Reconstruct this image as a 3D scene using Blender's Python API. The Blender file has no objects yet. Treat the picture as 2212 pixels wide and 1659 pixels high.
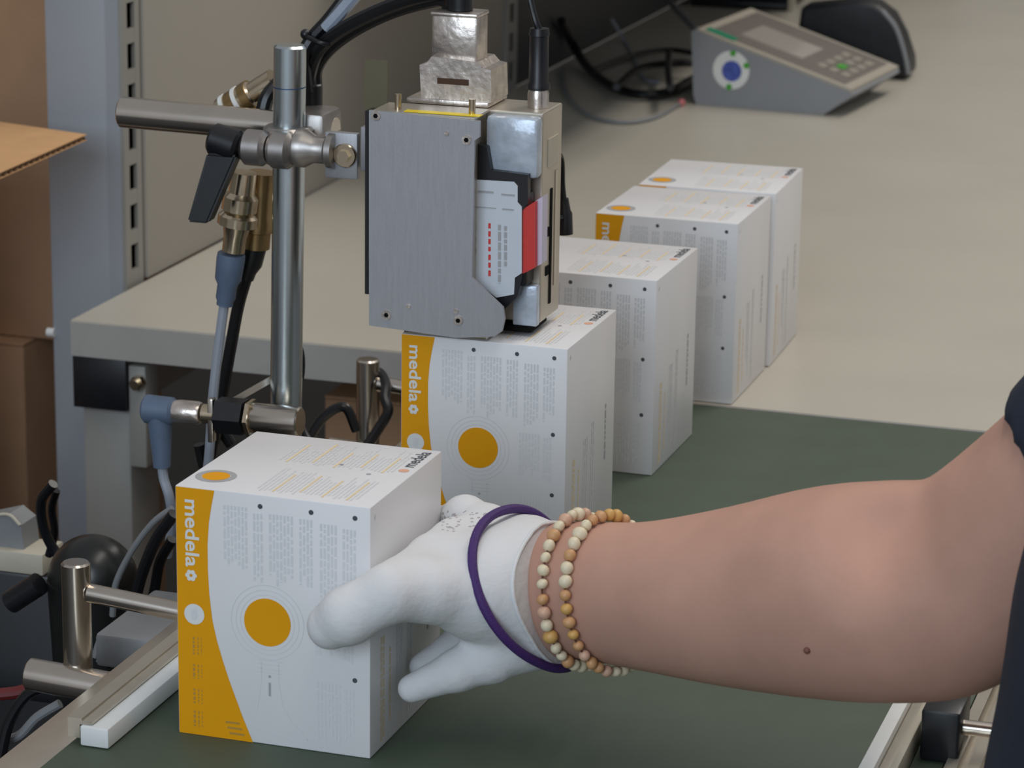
import bpy, bmesh, math, random
import numpy as np
from mathutils import Vector, Matrix
random.seed(7)
scene = bpy.context.scene
COL = scene.collection

# ------------------------------------------------------------------ camera
CAM = np.array([0.7207, -1.4490, 0.6138])
YAW, PITCH, ROLL, FPX = -0.30184, 0.26686, 0.014978, 6492.15
def basis(yaw, pitch, roll):
    cy, sy, cp, sp = math.cos(yaw), math.sin(yaw), math.cos(pitch), math.sin(pitch)
    f = np.array([sy*cp, cy*cp, -sp]); r = np.array([cy, -sy, 0.0]); u = np.cross(r, f)
    cr, sr = math.cos(roll), math.sin(roll)
    return cr*r+sr*u, -sr*r+cr*u, f
RT, UP, FW = basis(YAW, PITCH, ROLL)
cam = bpy.data.cameras.new('camera'); camo = bpy.data.objects.new('camera', cam); COL.objects.link(camo)
m = Matrix.Identity(4)
for i in range(3):
    m[i][0] = RT[i]; m[i][1] = UP[i]; m[i][2] = -FW[i]; m[i][3] = CAM[i]
camo.matrix_world = m
cam.sensor_width = 36; cam.lens = FPX/2212*36
cam.clip_start = .05; cam.clip_end = 60
cam.dof.use_dof = True; cam.dof.focus_distance = 1.75; cam.dof.aperture_fstop = 20
scene.camera = camo
# ------------------------------------------------------------------ world and lights
w = bpy.data.worlds.new('world'); scene.world = w; w.use_nodes = True
w.node_tree.nodes['Background'].inputs[0].default_value = (.88, .89, .93, 1)
w.node_tree.nodes['Background'].inputs[1].default_value = .36
def area(name, loc, target, sx, sy, power, col):
    l = bpy.data.lights.new(name, 'AREA'); l.shape = 'RECTANGLE'; l.size = sx; l.size_y = sy; l.energy = power; l.color = col
    o = bpy.data.objects.new(name, l); COL.objects.link(o); o.location = loc
    d = Vector(target)-Vector(loc); o.rotation_euler = d.to_track_quat('-Z', 'Y').to_euler()
    return o
area('window_daylight', (.05, -3.6, 1.5), (.1, .6, 0), 1.9, 1.9, 64, (.72, .855, 1.0))
area('ceiling_lamp_front', (.7, .1, 2.3), (.7, .1, 0), .35, 2.4, 17.5, (1, .94, .86))
area('ceiling_lamp_back', (1.1, 2.4, 2.3), (1.1, 2.4, 0), .35, 2.4, 30, (1, .95, .88))
scene.view_settings.view_transform = 'Standard'; scene.view_settings.look = 'None'
scene.view_settings.gamma = 1; scene.view_settings.exposure = 0.0

# ------------------------------------------------------------------ helpers
def at(px, py, ax, v):
    d = (px-1106)/FPX*RT - (py-829.5)/FPX*UP + FW
    return CAM + d*((v-CAM[ax])/d[ax])
def cpt(px, py, dep):
    return CAM + ((px-1106)/FPX*RT - (py-829.5)/FPX*UP + FW)*dep
def P(px, py, Y): return Vector(at(px, py, 1, Y))
def lin(c): return tuple(((x/255)/12.92 if x/255 <= .04045 else ((x/255+.055)/1.055)**2.4) for x in c)
MATS = {}
def mat(name, rgb, rough=.5, metal=0, noise=0, nscale=60, bump=0, bscale=200, coat=0, spec=.5, stretch=None, trans=0, sss=0):
    if name in MATS: return MATS[name]
    M = bpy.data.materials.new(name); M.use_nodes = True; nt = M.node_tree; b = nt.nodes['Principled BSDF']
    c = lin(rgb)+(1,)
    b.inputs['Base Color'].default_value = c; b.inputs['Roughness'].default_value = rough; b.inputs['Metallic'].default_value = metal
    b.inputs['Coat Weight'].default_value = coat; b.inputs['Specular IOR Level'].default_value = spec
    b.inputs['Transmission Weight'].default_value = trans
    if sss:
        b.inputs['Subsurface Weight'].default_value = sss; b.inputs['Subsurface Radius'].default_value = (.012, .004, .002); b.inputs['Subsurface Scale'].default_value = .5
    tc = nt.nodes.new('ShaderNodeTexCoord'); mp = nt.nodes.new('ShaderNodeMapping'); nt.links.new(tc.outputs['Object'], mp.inputs[0])
    if stretch: mp.inputs['Scale'].default_value = stretch
    if noise:
        n = nt.nodes.new('ShaderNodeTexNoise'); n.inputs['Scale'].default_value = nscale; n.inputs['Detail'].default_value = 4
        nt.links.new(mp.outputs[0], n.inputs['Vector'])
        r = nt.nodes.new('ShaderNodeMapRange'); r.inputs[1].default_value = .3; r.inputs[2].default_value = .7
        r.inputs[3].default_value = 1-noise; r.inputs[4].default_value = 1+noise
        nt.links.new(n.outputs['Fac'], r.inputs[0])
        mx = nt.nodes.new('ShaderNodeVectorMath'); mx.operation = 'SCALE'; mx.inputs[0].default_value = c[:3]
        nt.links.new(r.outputs[0], mx.inputs['Scale']); nt.links.new(mx.outputs[0], b.inputs['Base Color'])
    if bump:
        n2 = nt.nodes.new('ShaderNodeTexNoise'); n2.inputs['Scale'].default_value = bscale; n2.inputs['Detail'].default_value = 3
        nt.links.new(mp.outputs[0], n2.inputs['Vector'])
        bp = nt.nodes.new('ShaderNodeBump'); bp.inputs['Strength'].default_value = bump; bp.inputs['Distance'].default_value = .001
        nt.links.new(n2.outputs['Fac'], bp.inputs['Height']); nt.links.new(bp.outputs[0], b.inputs['Normal'])
    MATS[name] = M; return M

class MB:
    def __init__(s): s.bm = bmesh.new()
    def box(s, a, b, bev=0, rot=None):
        a, b = Vector(a), Vector(b)
        r = bmesh.ops.create_cube(s.bm, size=1); vs = r['verts']
        for v in vs: v.co = Vector(((a.x+b.x)/2+v.co.x*(b.x-a.x), (a.y+b.y)/2+v.co.y*(b.y-a.y), (a.z+b.z)/2+v.co.z*(b.z-a.z)))
        if bev:
            es = {e for v in vs for e in v.link_edges}
            bmesh.ops.bevel(s.bm, geom=list(es), offset=bev, segments=2, affect='EDGES', profile=.5)
        return s
    def cyl(s, a, b, r, r2=None, n=24, bev=0):
        a, b = Vector(a), Vector(b); d = b-a; r2 = r if r2 is None else r2
        q = d.to_track_quat('Z', 'Y').to_matrix(); L = d.length
        pr = [(0, 0), (r-bev, 0), (r, bev), (r2, L-bev), (r2-bev, L), (0, L)] if bev else [(0, 0), (r, 0), (r2, L), (0, L)]
        return s._rev(pr, a, q, n)
    def _rev(s, pr, a, q, n):
        rings = []
        for (rr, h) in pr:
            if rr < 1e-7: rings.append([s.bm.verts.new(a+q@Vector((0, 0, h)))])
            else: rings.append([s.bm.verts.new(a+q@Vector((rr*math.cos(2*math.pi*k/n), rr*math.sin(2*math.pi*k/n), h))) for k in range(n)])
        for A, B in zip(rings, rings[1:]):
            for k in range(n):
                k2 = (k+1) % n
                if len(A) == 1 and len(B) == 1: continue
                if len(A) == 1: s.bm.faces.new((A[0], B[k2], B[k]))
                elif len(B) == 1: s.bm.faces.new((A[k], A[k2], B[0]))
                else: s.bm.faces.new((A[k], A[k2], B[k2], B[k]))
        return s
    def lathe(s, pr, a, b, n=24):
        a, b = Vector(a), Vector(b); q = (b-a).to_track_quat('Z', 'Y').to_matrix()
        return s._rev(pr, a, q, n)
    def tube(s, pts, r, n=10, closed=False, sub=6):
        pts = [Vector(p) for p in pts]
        if not closed and len(pts) > 2:
            out = []; ext = [pts[0]*2-pts[1]]+pts+[pts[-1]*2-pts[-2]]
            for i in range(1, len(ext)-2):
                p0, p1, p2, p3 = ext[i-1:i+3]
                for k in range(sub):
                    t = k/sub
                    out.append(.5*((2*p1)+(p2-p0)*t+(2*p0-5*p1+4*p2-p3)*t*t+(3*p1-p0-3*p2+p3)*t**3))
            pts = out+[pts[-1]]
        N = len(pts); rings = []; ref = None
        for i, p in enumerate(pts):
            t = (pts[(i+1) % N]-pts[i-1]) if closed else (pts[min(i+1, N-1)]-pts[max(i-1, 0)])
            t.normalize()
            if ref is None: ref = t.orthogonal().normalized()
            ref = (ref-t*ref.dot(t)).normalized(); bn = t.cross(ref)
            rings.append([s.bm.verts.new(p+r*(math.cos(2*math.pi*k/n)*ref+math.sin(2*math.pi*k/n)*bn)) for k in range(n)])
        for i in range(N if closed else N-1):
            A, B = rings[i], rings[(i+1) % N]
            for k in range(n): s.bm.faces.new((A[k], A[(k+1) % n], B[(k+1) % n], B[k]))
        if not closed:
            s.bm.faces.new(rings[0][::-1]); s.bm.faces.new(rings[-1])
        return s
    def prism(s, poly, o, ux, uy, depth):
        """poly of (a,b) in frame o+a*ux+b*uy, extruded by vector depth"""
        o, ux, uy, dp = Vector(o), Vector(ux), Vector(uy), Vector(depth)
        A = [s.bm.verts.new(o+ux*a+uy*b) for a, b in poly]; B = [s.bm.verts.new(v.co+dp) for v in A]
        n = len(A)
        try: s.bm.faces.new(A[::-1]); s.bm.faces.new(B)
        except ValueError: pass
        for k in range(n): s.bm.faces.new((A[k], A[(k+1) % n], B[(k+1) % n], B[k]))
        return s
    def sphere(s, c, r, u=14, v=10, sc=(1, 1, 1)):
        res = bmesh.ops.create_uvsphere(s.bm, u_segments=u, v_segments=v, radius=r)
        for x in res['verts']: x.co = Vector((x.co.x*sc[0], x.co.y*sc[1], x.co.z*sc[2]))+Vector(c)
        return s
    def mesh(s, name, m, smooth=True):
        bmesh.ops.recalc_face_normals(s.bm, faces=s.bm.faces)
        me = bpy.data.meshes.new(name); s.bm.to_mesh(me); s.bm.free(); me.materials.append(m)
        if smooth:
            me.shade_smooth()
            try: me.set_sharp_from_angle(angle=math.radians(35))
            except Exception: pass
        return me
    def build(s, name, m, parent=None, smooth=True, label=None):
        me = s.mesh(name, m, smooth); return link(name, me, parent, label)
def link(name, me, parent=None, label=None):
    o = bpy.data.objects.new(name, me); COL.objects.link(o)
    if parent is not None:
        o.parent = parent
    if label: o['label'] = label
    return o
def tag(o, label, cat, group=None, kind=None):
    o['label'] = label; o['category'] = cat
    if group: o['group'] = group
    if kind: o['kind'] = kind
    return o
def thing(name, label, cat, loc=(0, 0, 0), rz=0, group=None):
    o = bpy.data.objects.new(name, None); COL.objects.link(o); o.empty_display_size = .02
    o.location = loc; o.rotation_euler = (0, 0, rz)
    return tag(o, label, cat, group)
def at0(o, *pts):
    """world points -> local of an unrotated empty"""
    return [Vector(p)-o.location for p in pts]

# ------------------------------------------------------------------ materials
m_table = mat('beige_laminate', (188, 182, 169), .36, noise=.03, nscale=8, bump=.05, bscale=400)
m_edge = mat('grey_edge_band', (164, 160, 154), .5, noise=.03)
m_panel = mat('back_panel_paint', (160, 154, 144), .5, noise=.02, nscale=5)
m_upr = mat('upright_paint', (150, 154, 160), .4, metal=.0, noise=.03, nscale=12)
m_dark = mat('dark_void_paint', (14, 14, 14), .8, spec=.1)
m_leg = mat('leg_paint', (142, 140, 134), .45, noise=.04, nscale=15)
m_black = mat('black_plastic', (20, 21, 25), .38, noise=.15, nscale=80)
m_cable = mat('black_cable', (14, 15, 19), .35, noise=.1)
m_steel = mat('stainless_steel', (200, 192, 182), .22, 1, noise=.06, nscale=25, stretch=(1, 1, 1))
m_zinc = mat('zinc_plated_pole', (192, 202, 206), .27, 1, noise=.08, nscale=18)
m_brass = mat('nickel_brass', (205, 190, 165), .22, 1, noise=.1, nscale=90)
m_brush = mat('brushed_steel_plate', (168, 168, 172), .45, .55, noise=.05, nscale=40, bump=.15, bscale=300, stretch=(12, 1, 1))
m_alu = mat('aluminium', (196, 188, 174), .36, .75, noise=.06, nscale=40)
m_cast = mat('cast_zinc', (205, 196, 188), .30, .9, noise=.22, nscale=120, bump=.3, bscale=250)
m_clampm = mat('clamp_aluminium', (165, 160, 156), .38, .9, noise=.08, nscale=100)
m_white = mat('white_plastic', (222, 224, 222), .45, noise=.02)
m_plug = mat('grey_blue_plug', (92, 108, 130), .5, noise=.06, nscale=80)
m_greycable = mat('grey_cable', (150, 156, 166), .45, noise=.04)
m_belt = mat('green_belt', (72, 84, 69), .62, noise=.06, nscale=30, bump=.12, bscale=900)
m_card = mat('cardboard', (182, 142, 108), .8, noise=.06, nscale=25, bump=.1, bscale=150)
m_cardL = mat('cardboard_light', (205, 160, 112), .8, noise=.05, nscale=40)
m_box = mat('white_carton', (224, 223, 224), .38, noise=.012, nscale=30)
m_yel = mat('amber_print', (226, 156, 0), .55, noise=.02, spec=.25)
m_txt = mat('grey_print', (214, 215, 217), .5)
m_txt2 = mat('dark_grey_print', (165, 166, 168), .5)
m_dot = mat('dark_bullet_print', (70, 74, 80), .5)
m_pale = mat('pale_amber_print', (230, 208, 168), .5)
m_or = mat('orange_print', (224, 170, 142), .5)
m_greyY = mat('grey_on_amber_print', (178, 138, 60), .5)
m_glove = mat('white_glove', (214, 214, 215), .85, noise=.02, nscale=40, bump=.55, bscale=170, sss=.1)
m_purple = mat('purple_band', (64, 34, 100), .7, bump=.4, bscale=900)
m_navy = mat('navy_shirt', (27, 36, 52), .85, noise=.1, nscale=50, bump=.3, bscale=500)
m_red = mat('red_label', (205, 55, 50), .45, noise=.05, nscale=300)
m_lav = mat('lavender_label', (206, 198, 218), .45)
m_label = mat('silver_white_label', (205, 212, 220), .4, noise=.02)
m_yell = mat('yellow_label', (235, 205, 20), .45)
m_clear = mat('translucent_cover', (184, 194, 206), .22, .2, noise=.18, nscale=90, bump=.8, bscale=70)
m_scale = mat('scale_housing', (138, 141, 145), .4, noise=.03, nscale=20)
m_scaletop = mat('scale_rim', (172, 164, 150), .45)
m_keypad = mat('keypad_foil', (118, 110, 104), .4, noise=.04, nscale=40)
m_green = mat('green_print', (70, 160, 50), .5)
m_teal = mat('teal_print', (0, 130, 95), .5)
m_blue = mat('blue_emblem', (70, 88, 170), .5, noise=.35, nscale=260)
m_lcd = mat('display_glass', (180, 172, 164), .12, coat=.5)
m_grey = mat('plain_grey', (128, 130, 132), .5, noise=.05)
m_floor = mat('floor_paint', (58, 56, 54), .6, noise=.1, nscale=4)
m_beige = mat('beige_plastic', (185, 178, 160), .5, noise=.04)
m_tube = mat('clear_hose', (150, 160, 175), .15, noise=.1, coat=.5)
m_brown = mat('dark_brown_board', (70, 48, 32), .8, noise=.1)

# ------------------------------------------------------------------ setting: floor, bench, uprights, panels
o = MB().box((-4, -4, -.92), (4, 5, -.9)).build('floor', m_floor, smooth=False)
o['kind'] = 'structure'; tag(o, 'dark grey workshop floor under the bench and conveyor', 'floor')

m_wall = mat('wall_paint', (168, 164, 156), .8, noise=.02, nscale=2)
o = MB().box((-4, 4.9, -.9), (4, 5, 2.5)).build('wall_back', m_wall, smooth=False); o['kind'] = 'structure'; tag(o, 'plain grey workshop wall far behind the bench', 'wall')
o = MB().box((-4, -4, -.9), (-3.9, 4.9, 2.5)).build('wall_left', m_wall, smooth=False); o['kind'] = 'structure'; tag(o, 'plain grey workshop wall to the left', 'wall')
bench = thing('work_bench', 'long beige laminate packing bench with grey front edge', 'bench', (0, 1.5, -.9))
loc = Vector((0, 1.5, -.9))
poly = [(-.352, .7585), (.09, .7585), (.09, .6925), (1.3, .6925), (1.3, 3.4), (-.352, 3.4)]
MB().prism(poly, Vector((0, 0, -.0300))-loc, (1, 0, 0), (0, 1, 0), (0, 0, .03)).build('bench_top', m_table, bench, False)
eb = MB(); eb.box(Vector((-.352, .757, -.0302))-loc, Vector((.0885, .7584, -.0012))-loc)
eb.box(Vector((.0885, .691, -.0302))-loc, Vector((1.3, .6924, -.0006))-loc)
eb.build('edge_band', m_edge, bench, False, 'grey front edge strip')
MB().box(Vector((-.3525, .7600, -.0755))-loc, Vector((-.3040, .766, -.031))-loc, .001).build('tube_cap', m_black, bench, label='black square end cap')
MB().box(Vector((-.352, .766, -.075))-loc, Vector((-.3045, 3.3, -.031))-loc).build('frame_rail', m_leg, bench)
MB().box(Vector((-.350, .772, -.9))-loc, Vector((-.306, .83, -.0755))-loc, .003).build('leg', m_leg, bench)
MB().box(Vector((-.3035, .764, -.124))-loc, Vector((-.288, .79, -.036))-loc, .0015).build('bracket_plate', m_leg, bench)
MB().box(Vector((1.2, .772, -.9))-loc, Vector((1.25, .83, -.0305))-loc, .003).build('leg', m_leg, bench)
MB().box(Vector((1.2, 3.2, -.9))-loc, Vector((1.25, 3.26, -.0305))-loc, .003).build('leg', m_leg, bench)
MB().box(Vector((-.350, 3.2, -.9))-loc, Vector((-.306, 3.26, -.0755))-loc, .003).build('leg', m_leg, bench)
b_ = MB(); c = P(300, 826, .762)-loc; b_.cyl(c, c+Vector((0, -.006, 0)), .0065, n=6); b_.cyl(c+Vector((0, -.006, 0)), c+Vector((0, -.010, 0)), .004); b_.build('bolt', m_brass, bench)
MB().box(Vector((-.3040, 3.1, -.10))-loc, Vector((1.2, 3.14, -.031))-loc).build('cross_rail', m_leg, bench, False)

def upright(name, label, y0, y1, x0, x1, ztop):
    t = thing(name, label, 'upright', ((x0+x1)/2, (y0+y1)/2, -.9)); L = t.location
    MB().box(Vector((x0, y0, -.9))-L, Vector((x1-.014, y1, ztop))-L, .0015).build('post_body', m_upr, t)
    MB().box(Vector((x1-.0138, y0+.003, -.9))-L, Vector((x1-.0110, y1-.003, ztop))-L).build('slot_backing', m_dark, t, False)
    MB().box(Vector((x1-.0155, y0-.0004, -.9))-L, Vector((x1-.0034, y0+.003, ztop))-L).build('return_lip', m_upr, t, False)
    MB().box(Vector((x1-.0109, y1-.003, -.9))-L, Vector((x1-.0035, y1, ztop))-L).build('return_lip', m_dark, t, False)
    mb = MB(); dw = (y1-y0)
    mb.box(Vector((x1-.0034, y0, -.9))-L, Vector((x1, y0+dw*.28, ztop))-L)
    mb.box(Vector((x1-.0034, y0+dw*.72, -.9))-L, Vector((x1, y1, ztop))-L)
    z = .0245+.011; pitch = .0352
    while z < ztop:
        mb.box(Vector((x1-.0034, y0+dw*.28, z))-L, Vector((x1-.0002, y0+dw*.72, z+pitch-.0225))-L); z += pitch
    mb.box(Vector((x1-.0034, y0+dw*.28, -.9))-L, Vector((x1-.0002, y0+dw*.72, .0130))-L)
    mb.build('slotted_strip', m_leg, t, False, 'strip with a row of dark slots')
    return t
u1 = upright('slotted_upright', 'grey-blue slotted steel upright beside the brown cartons', .8800, .9150, -.4290, -.3565, .75)
c = P(112, 718, .878)-u1.location
MB().cyl(c+Vector((.003, 0, 0)), c+Vector((-.004, 0, 0)), .004).build('bolt', m_white, u1)
upright('slotted_upright', 'slim slotted steel upright behind the printer connector', 1.95, 1.99, -.42, -.350, .75)
o = MB().box((-.372, .9190, .0003), (-.354, 1.9495, .8), .001).build('back_panel', m_panel); tag(o, 'grey-beige upright board behind the steel pole', 'panel')
m_panel2 = mat('shaded_panel_paint', (70, 70, 70), .5, noise=.03, nscale=6)  # shade beside the scale is put into this panel's dark colour
o = MB().box((-.372, 1.9905, .0003), (-.354, 3.38, .8), .001).build('back_panel', m_panel2); tag(o, 'upright board behind the black cables, coloured dark grey for shade', 'panel')

t = thing('added_shade_shelf', 'unseen shelf board added above the scale to shade the bench', 'shelf', (-.2, 2.6, .24)); L = t.location  # out-of-view shelf, added to block lamp light over the rear bench and panel
MB().box(Vector((-.353, 1.35, .24))-L, Vector((-.06, 3.37, .262))-L, .001).build('shade_shelf_board', m_panel2, t)
for y in (2.1, 3.2): MB().box(Vector((-.353, y, .16))-L, Vector((-.12, y+.004, .2395))-L).build('shade_shelf_bracket', m_leg, t, False)
# ------------------------------------------------------------------ brown cartons on the left
def carton(name, label, x0, x1, y0, y1, z0, z1):
    t = thing(name, label, 'carton', ((x0+x1)/2, (y0+y1)/2, z0), 0); L = t.location
    MB().box(Vector((x0, y0, z0))-L, Vector((x1, y1, z1-.003))-L, .002).build('carton_body', m_card, t)
    MB().box(Vector((x0, y0, z1-.003))-L, Vector(((x0+x1)/2-.0006, y1, z1))-L, .001).build('flap', m_card, t)
    MB().box(Vector(((x0+x1)/2+.0006, y0, z1-.003))-L, Vector((x1, y1, z1))-L, .001).build('flap', m_card, t)
    return t
carton('shipping_carton', 'brown cardboard carton at the left edge, lowest one behind the upright', -.95, -.548, 1.06, 1.38, -.9, -.42)
carton('shipping_carton', 'brown cardboard carton with a dark side beside the upright, below the top one', -.95, -.549, 1.06, 1.38, -.4195, -.112)
carton('shipping_carton', 'tall brown cardboard carton topmost of the stack behind the upright', -.95, -.50, 1.08, 1.40, -.111, .42)
# open carton with a raised flap, its body out of frame
t = thing('open_carton', 'light tan corrugated carton flap jutting in at the left edge', 'carton', (-.70, .74, -.9)); L = t.location
MB().box(Vector((-.86, .62, -.9))-L, Vector((-.535, .88, .14))-L, .002).build('carton_body', m_card, t)
tip = at(187, 291, 2, .148); q0 = at(-140, 232, 2, .157); q1 = at(-30, 372, 2, .150); 
fl = MB()
A = [Vector(at(187, 290, 2, .146)), Vector(at(-140, 243, 2, .146)), Vector(at(-140, 412, 2, .146)), Vector(at(0, 373, 2, .146))]
for dz in (0, -.0045): 
    vs = [fl.bm.verts.new(a+Vector((0, 0, dz))-L) for a in A]; 
    vs2 = [fl.bm.verts.new(a+Vector((0, 0, dz-.0006))-L) for a in A]
    fl.bm.faces.new(vs); fl.bm.faces.new(vs2[::-1])
    for k in range(4): fl.bm.faces.new((vs[k], vs2[k], vs2[(k+1) % 4], vs[(k+1) % 4]))
flap = fl.build('flap', m_cardL, t, False)
# corrugated flutes along the cut edge
fl = MB(); e0, e1 = A[3]-L, A[0]-L; d = (e1-e0); n = 16; dirn = (A[1]-A[0]).normalized()
inw = (A[1]-A[0]); inw = Vector((-d.y, d.x, 0)).normalized()
if inw.dot(A[1]-A[0]) < 0: inw = -inw
pts = []
for k in range(n*8+1):
    s = k/(n*8); pts.append(e0+d*s+Vector((0, 0, -.00255-.0017*math.cos(2*math.pi*k/8))))
va = [fl.bm.verts.new(p+inw*.0004) for p in pts]; vb = [fl.bm.verts.new(p+inw*.05) for p in pts]
for k in range(len(pts)-1): fl.bm.faces.new((va[k], va[k+1], vb[k+1], vb[k]))
fo = fl.build('fluting', mat('fluting_paper', (120, 92, 66), .85), t); sm = fo.modifiers.new('s', 'SOLIDIFY'); sm.thickness = .0004

# ------------------------------------------------------------------ conveyor
conv = thing('belt_conveyor', 'conveyor with dark green belt running to the bench', 'conveyor', (.26, .2, -.9)); L = conv.location
MB().box(Vector((.050, -.45, -.004))-L, Vector((.500, .688, 0))-L, .0015).build('belt', m_belt, conv)
MB().cyl(Vector((.052, .672, -.020))-L, Vector((.498, .672, -.020))-L, .0155, n=32).build('roller', m_steel, conv)
MB().box(Vector((.053, -.45, -.045))-L, Vector((.497, .65, -.006))-L).build('bed', m_alu, conv, False)
MB().box(Vector((.0495, -.45, -.09))-L, Vector((.0525, .66, -.0045))-L).build('side_plate', m_alu, conv, False)
MB().box(Vector((-.009, -.45, -.034))-L, Vector((.049, .66, -.030))-L, .0008).build('side_flange', m_alu, conv)
MB().box(Vector((-.009, -.45, -.085))-L, Vector((-.005, .66, -.0342))-L, .0008).build('side_skirt', m_alu, conv)
MB().box(Vector((.4985, -.45, -.09))-L, Vector((.5015, .66, -.0045))-L).build('side_plate', m_alu, conv, False)
for x in (.06, .45):
    for y in (-.35, .55): MB().box(Vector((x, y, -.9))-L, Vector((x+.04, y+.04, -.0455))-L, .003).build('leg', m_alu, conv)

# left guide rail
g = thing('guide_rail', 'white plastic edged metal guide rail left of the belt', 'guide rail', (.063, .28, 0)); L = g.location
MB().box(Vector((.0580, -.087, .0006))-L, Vector((.0745, .66, .0118))-L, .001).build('wear_strip', m_white, g)
al = MB()
prof = [(.0500, .004), (.0570, .004), (.0570, .0118), (.0645, .0125), (.0645, .0140), (.0600, .0148), (.0598, .0140), (.0585, .0140), (.0583, .0152), (.0500, .0152)]
al.prism([(a, b) for a, b in prof], Vector((0, -.085, 0))-L, (1, 0, 0), (0, 0, 1), (0, .745, 0))
al.build('rail_profile', m_alu, g, False)
for nm, Y, lab in (('guide_post', .10, 'steel guide post with cross rods at the lower left'), ('guide_post', .606, 'steel guide post half hidden behind the box under the printer')):
    t = thing(nm, lab, 'guide post', (-.033, Y, -.045), group='guide rail posts'); L = t.location
    MB().cyl(Vector((-.033, Y, -.034))-L, Vector((-.033, Y, .034))-L, .0088, bev=.0012, n=28).build('upright_rod', m_steel, t)
    MB().cyl(Vector((-.0248, Y, .0155))-L, Vector((.0497, Y, .0095))-L, .0058, bev=.0006).build('cross_rod', m_steel, t)
    MB().cyl(Vector((-.062, Y-.008, -.038))-L, Vector((-.0095, Y-.008, -.0405))-L, .0100, bev=.001, n=28).build('clamp_rod', m_steel, t)
MB().cyl((-.020, .225, .012), (.012, .225, .012), .008, bev=.001).build('spacer_sleeve', m_steel)
tag(bpy.data.objects['spacer_sleeve'], 'short steel sleeve poking out left of the front box', 'sleeve')

# right guide rail
g = thing('guide_rail', 'white edged metal guide rail at the lower right by the shirt', 'guide rail', (.475, .1, 0)); L = g.location
MB().box(Vector((.4618, -.3, .0006))-L, Vector((.4700, .45, .0105))-L, .001).build('wear_strip', m_white, g)
MB().box(Vector((.4703, -.3, .0006))-L, Vector((.4790, .45, .0060))-L, .0008).build('rail_profile', m_alu, g)
MB().box(Vector((.4792, -.3, .0006))-L, Vector((.4835, .45, .0150))-L, .0008).build('rail_lip', m_beige, g)
MB().box(Vector((.4865, .043, .0006))-L, Vector((.5075, .078, .0300))-L, .002).build('clamp_block', m_black, g)
MB().cyl(Vector((.5076, .055, .018))-L, Vector((.60, .055, .018))-L, .0042).build('cross_rod', m_steel, g)
t = thing('profile_beam', 'grooved aluminium beam beside the right guide rail', 'beam', (.53, .1, -.09)); L = t.location
mb = MB()
for (x0, x1, z1) in ((.5020, .5085, .004), (.5085, .5135, -.004), (.5135, .520, .004), (.520, .526, -.004), (.526, .533, .004), (.533, .5395, -.004), (.5395, .546, .004)):
    mb.box(Vector((x0, -.45, -.05))-L, Vector((x1, .6, z1))-L)
mb.build('profile', m_alu, t, False)
MB().box(Vector((.503, -.44, -.09))-L, Vector((.545, .59, -.0502))-L).build('lower_profile', m_alu, t, False)

# ------------------------------------------------------------------ product boxes
BW, BD, BH = .1107, .1102, .140
E_ = .00012
def fontmesh(txt, size, name, bold=.0):
    cu = bpy.data.curves.new(name, 'FONT'); cu.body = txt; cu.size = size; cu.offset = bold; cu.align_x = 'LEFT'; cu.resolution_u = 3
    ob = bpy.data.objects.new(name+'_tmp', cu); COL.objects.link(ob)
    bpy.context.view_layer.update()
    me = bpy.data.meshes.new_from_object(ob.evaluated_get(bpy.context.evaluated_depsgraph_get()))
    bpy.data.objects.remove(ob); bpy.data.curves.remove(cu)
    return me
class Flat(MB):
    """flat print on a face: frame origin, u, v axes, normal"""
    def __init__(s, o, u, v, n): super().__init__(); s.o, s.u, s.v, s.n = Vector(o), Vector(u), Vector(v), Vector(n); s.h = E_
    def pt(s, a, b): return s.o+s.u*a+s.v*b
    def poly(s, pts, h=None):
        h = s.h if h is None else h
        s.bm.faces.new([s.bm.verts.new(s.pt(a, b)+s.n*h) for a, b in pts]); return s
    def rect(s, a0, b0, a1, b1, h=None): return s.poly([(a0, b0), (a1, b0), (a1, b1), (a0, b1)], h)
    def disc(s, a, b, r, n=40, h=None): return s.poly([(a+r*math.cos(2*math.pi*k/n), b+r*math.sin(2*math.pi*k/n)) for k in range(n)], h)
    def ring(s, a, b, r0, r1, n=48, h=None):
        h = s.h if h is None else h
        A = [s.bm.verts.new(s.pt(a+r0*math.cos(2*math.pi*k/n), b+r0*math.sin(2*math.pi*k/n))+s.n*h) for k in range(n)]
        B = [s.bm.verts.new(s.pt(a+r1*math.cos(2*math.pi*k/n), b+r1*math.sin(2*math.pi*k/n))+s.n*h) for k in range(n)]
        for k in range(n): s.bm.faces.new((A[k], A[(k+1) % n], B[(k+1) % n], B[k]))
        return s
    def mesh_(s, name, m):
        me = bpy.data.meshes.new(name); 
        nn = s.n
        for f in s.bm.faces:
            f.normal_update()
            if f.normal.dot(nn) < 0: f.normal_flip()
        s.bm.to_mesh(me); s.bm.free(); me.materials.append(m); return me
def front(): return Flat((0, 0, BH), (BW, 0, 0), (0, 0, -BH), (0, -1, 0))     # a: 0..1 left-right, b: 0..1 top-down
def frontm(): return Flat((0, 0, BH), (1, 0, 0), (0, 0, -1), (0, -1, 0))      # metres
def topm(): return Flat((0, 0, BH), (1, 0, 0), (0, 1, 0), (0, 0, 1))
def sidem(): return Flat((BW, 0, BH), (0, 1, 0), (0, 0, -1), (1, 0, 0))
PARTS = []
# body
mb = MB(); mb.box((0, 0, 0.0002), (BW, BD, BH), .0007); PARTS.append(('carton_body', mb.mesh('carton_body', m_box), None))
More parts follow.
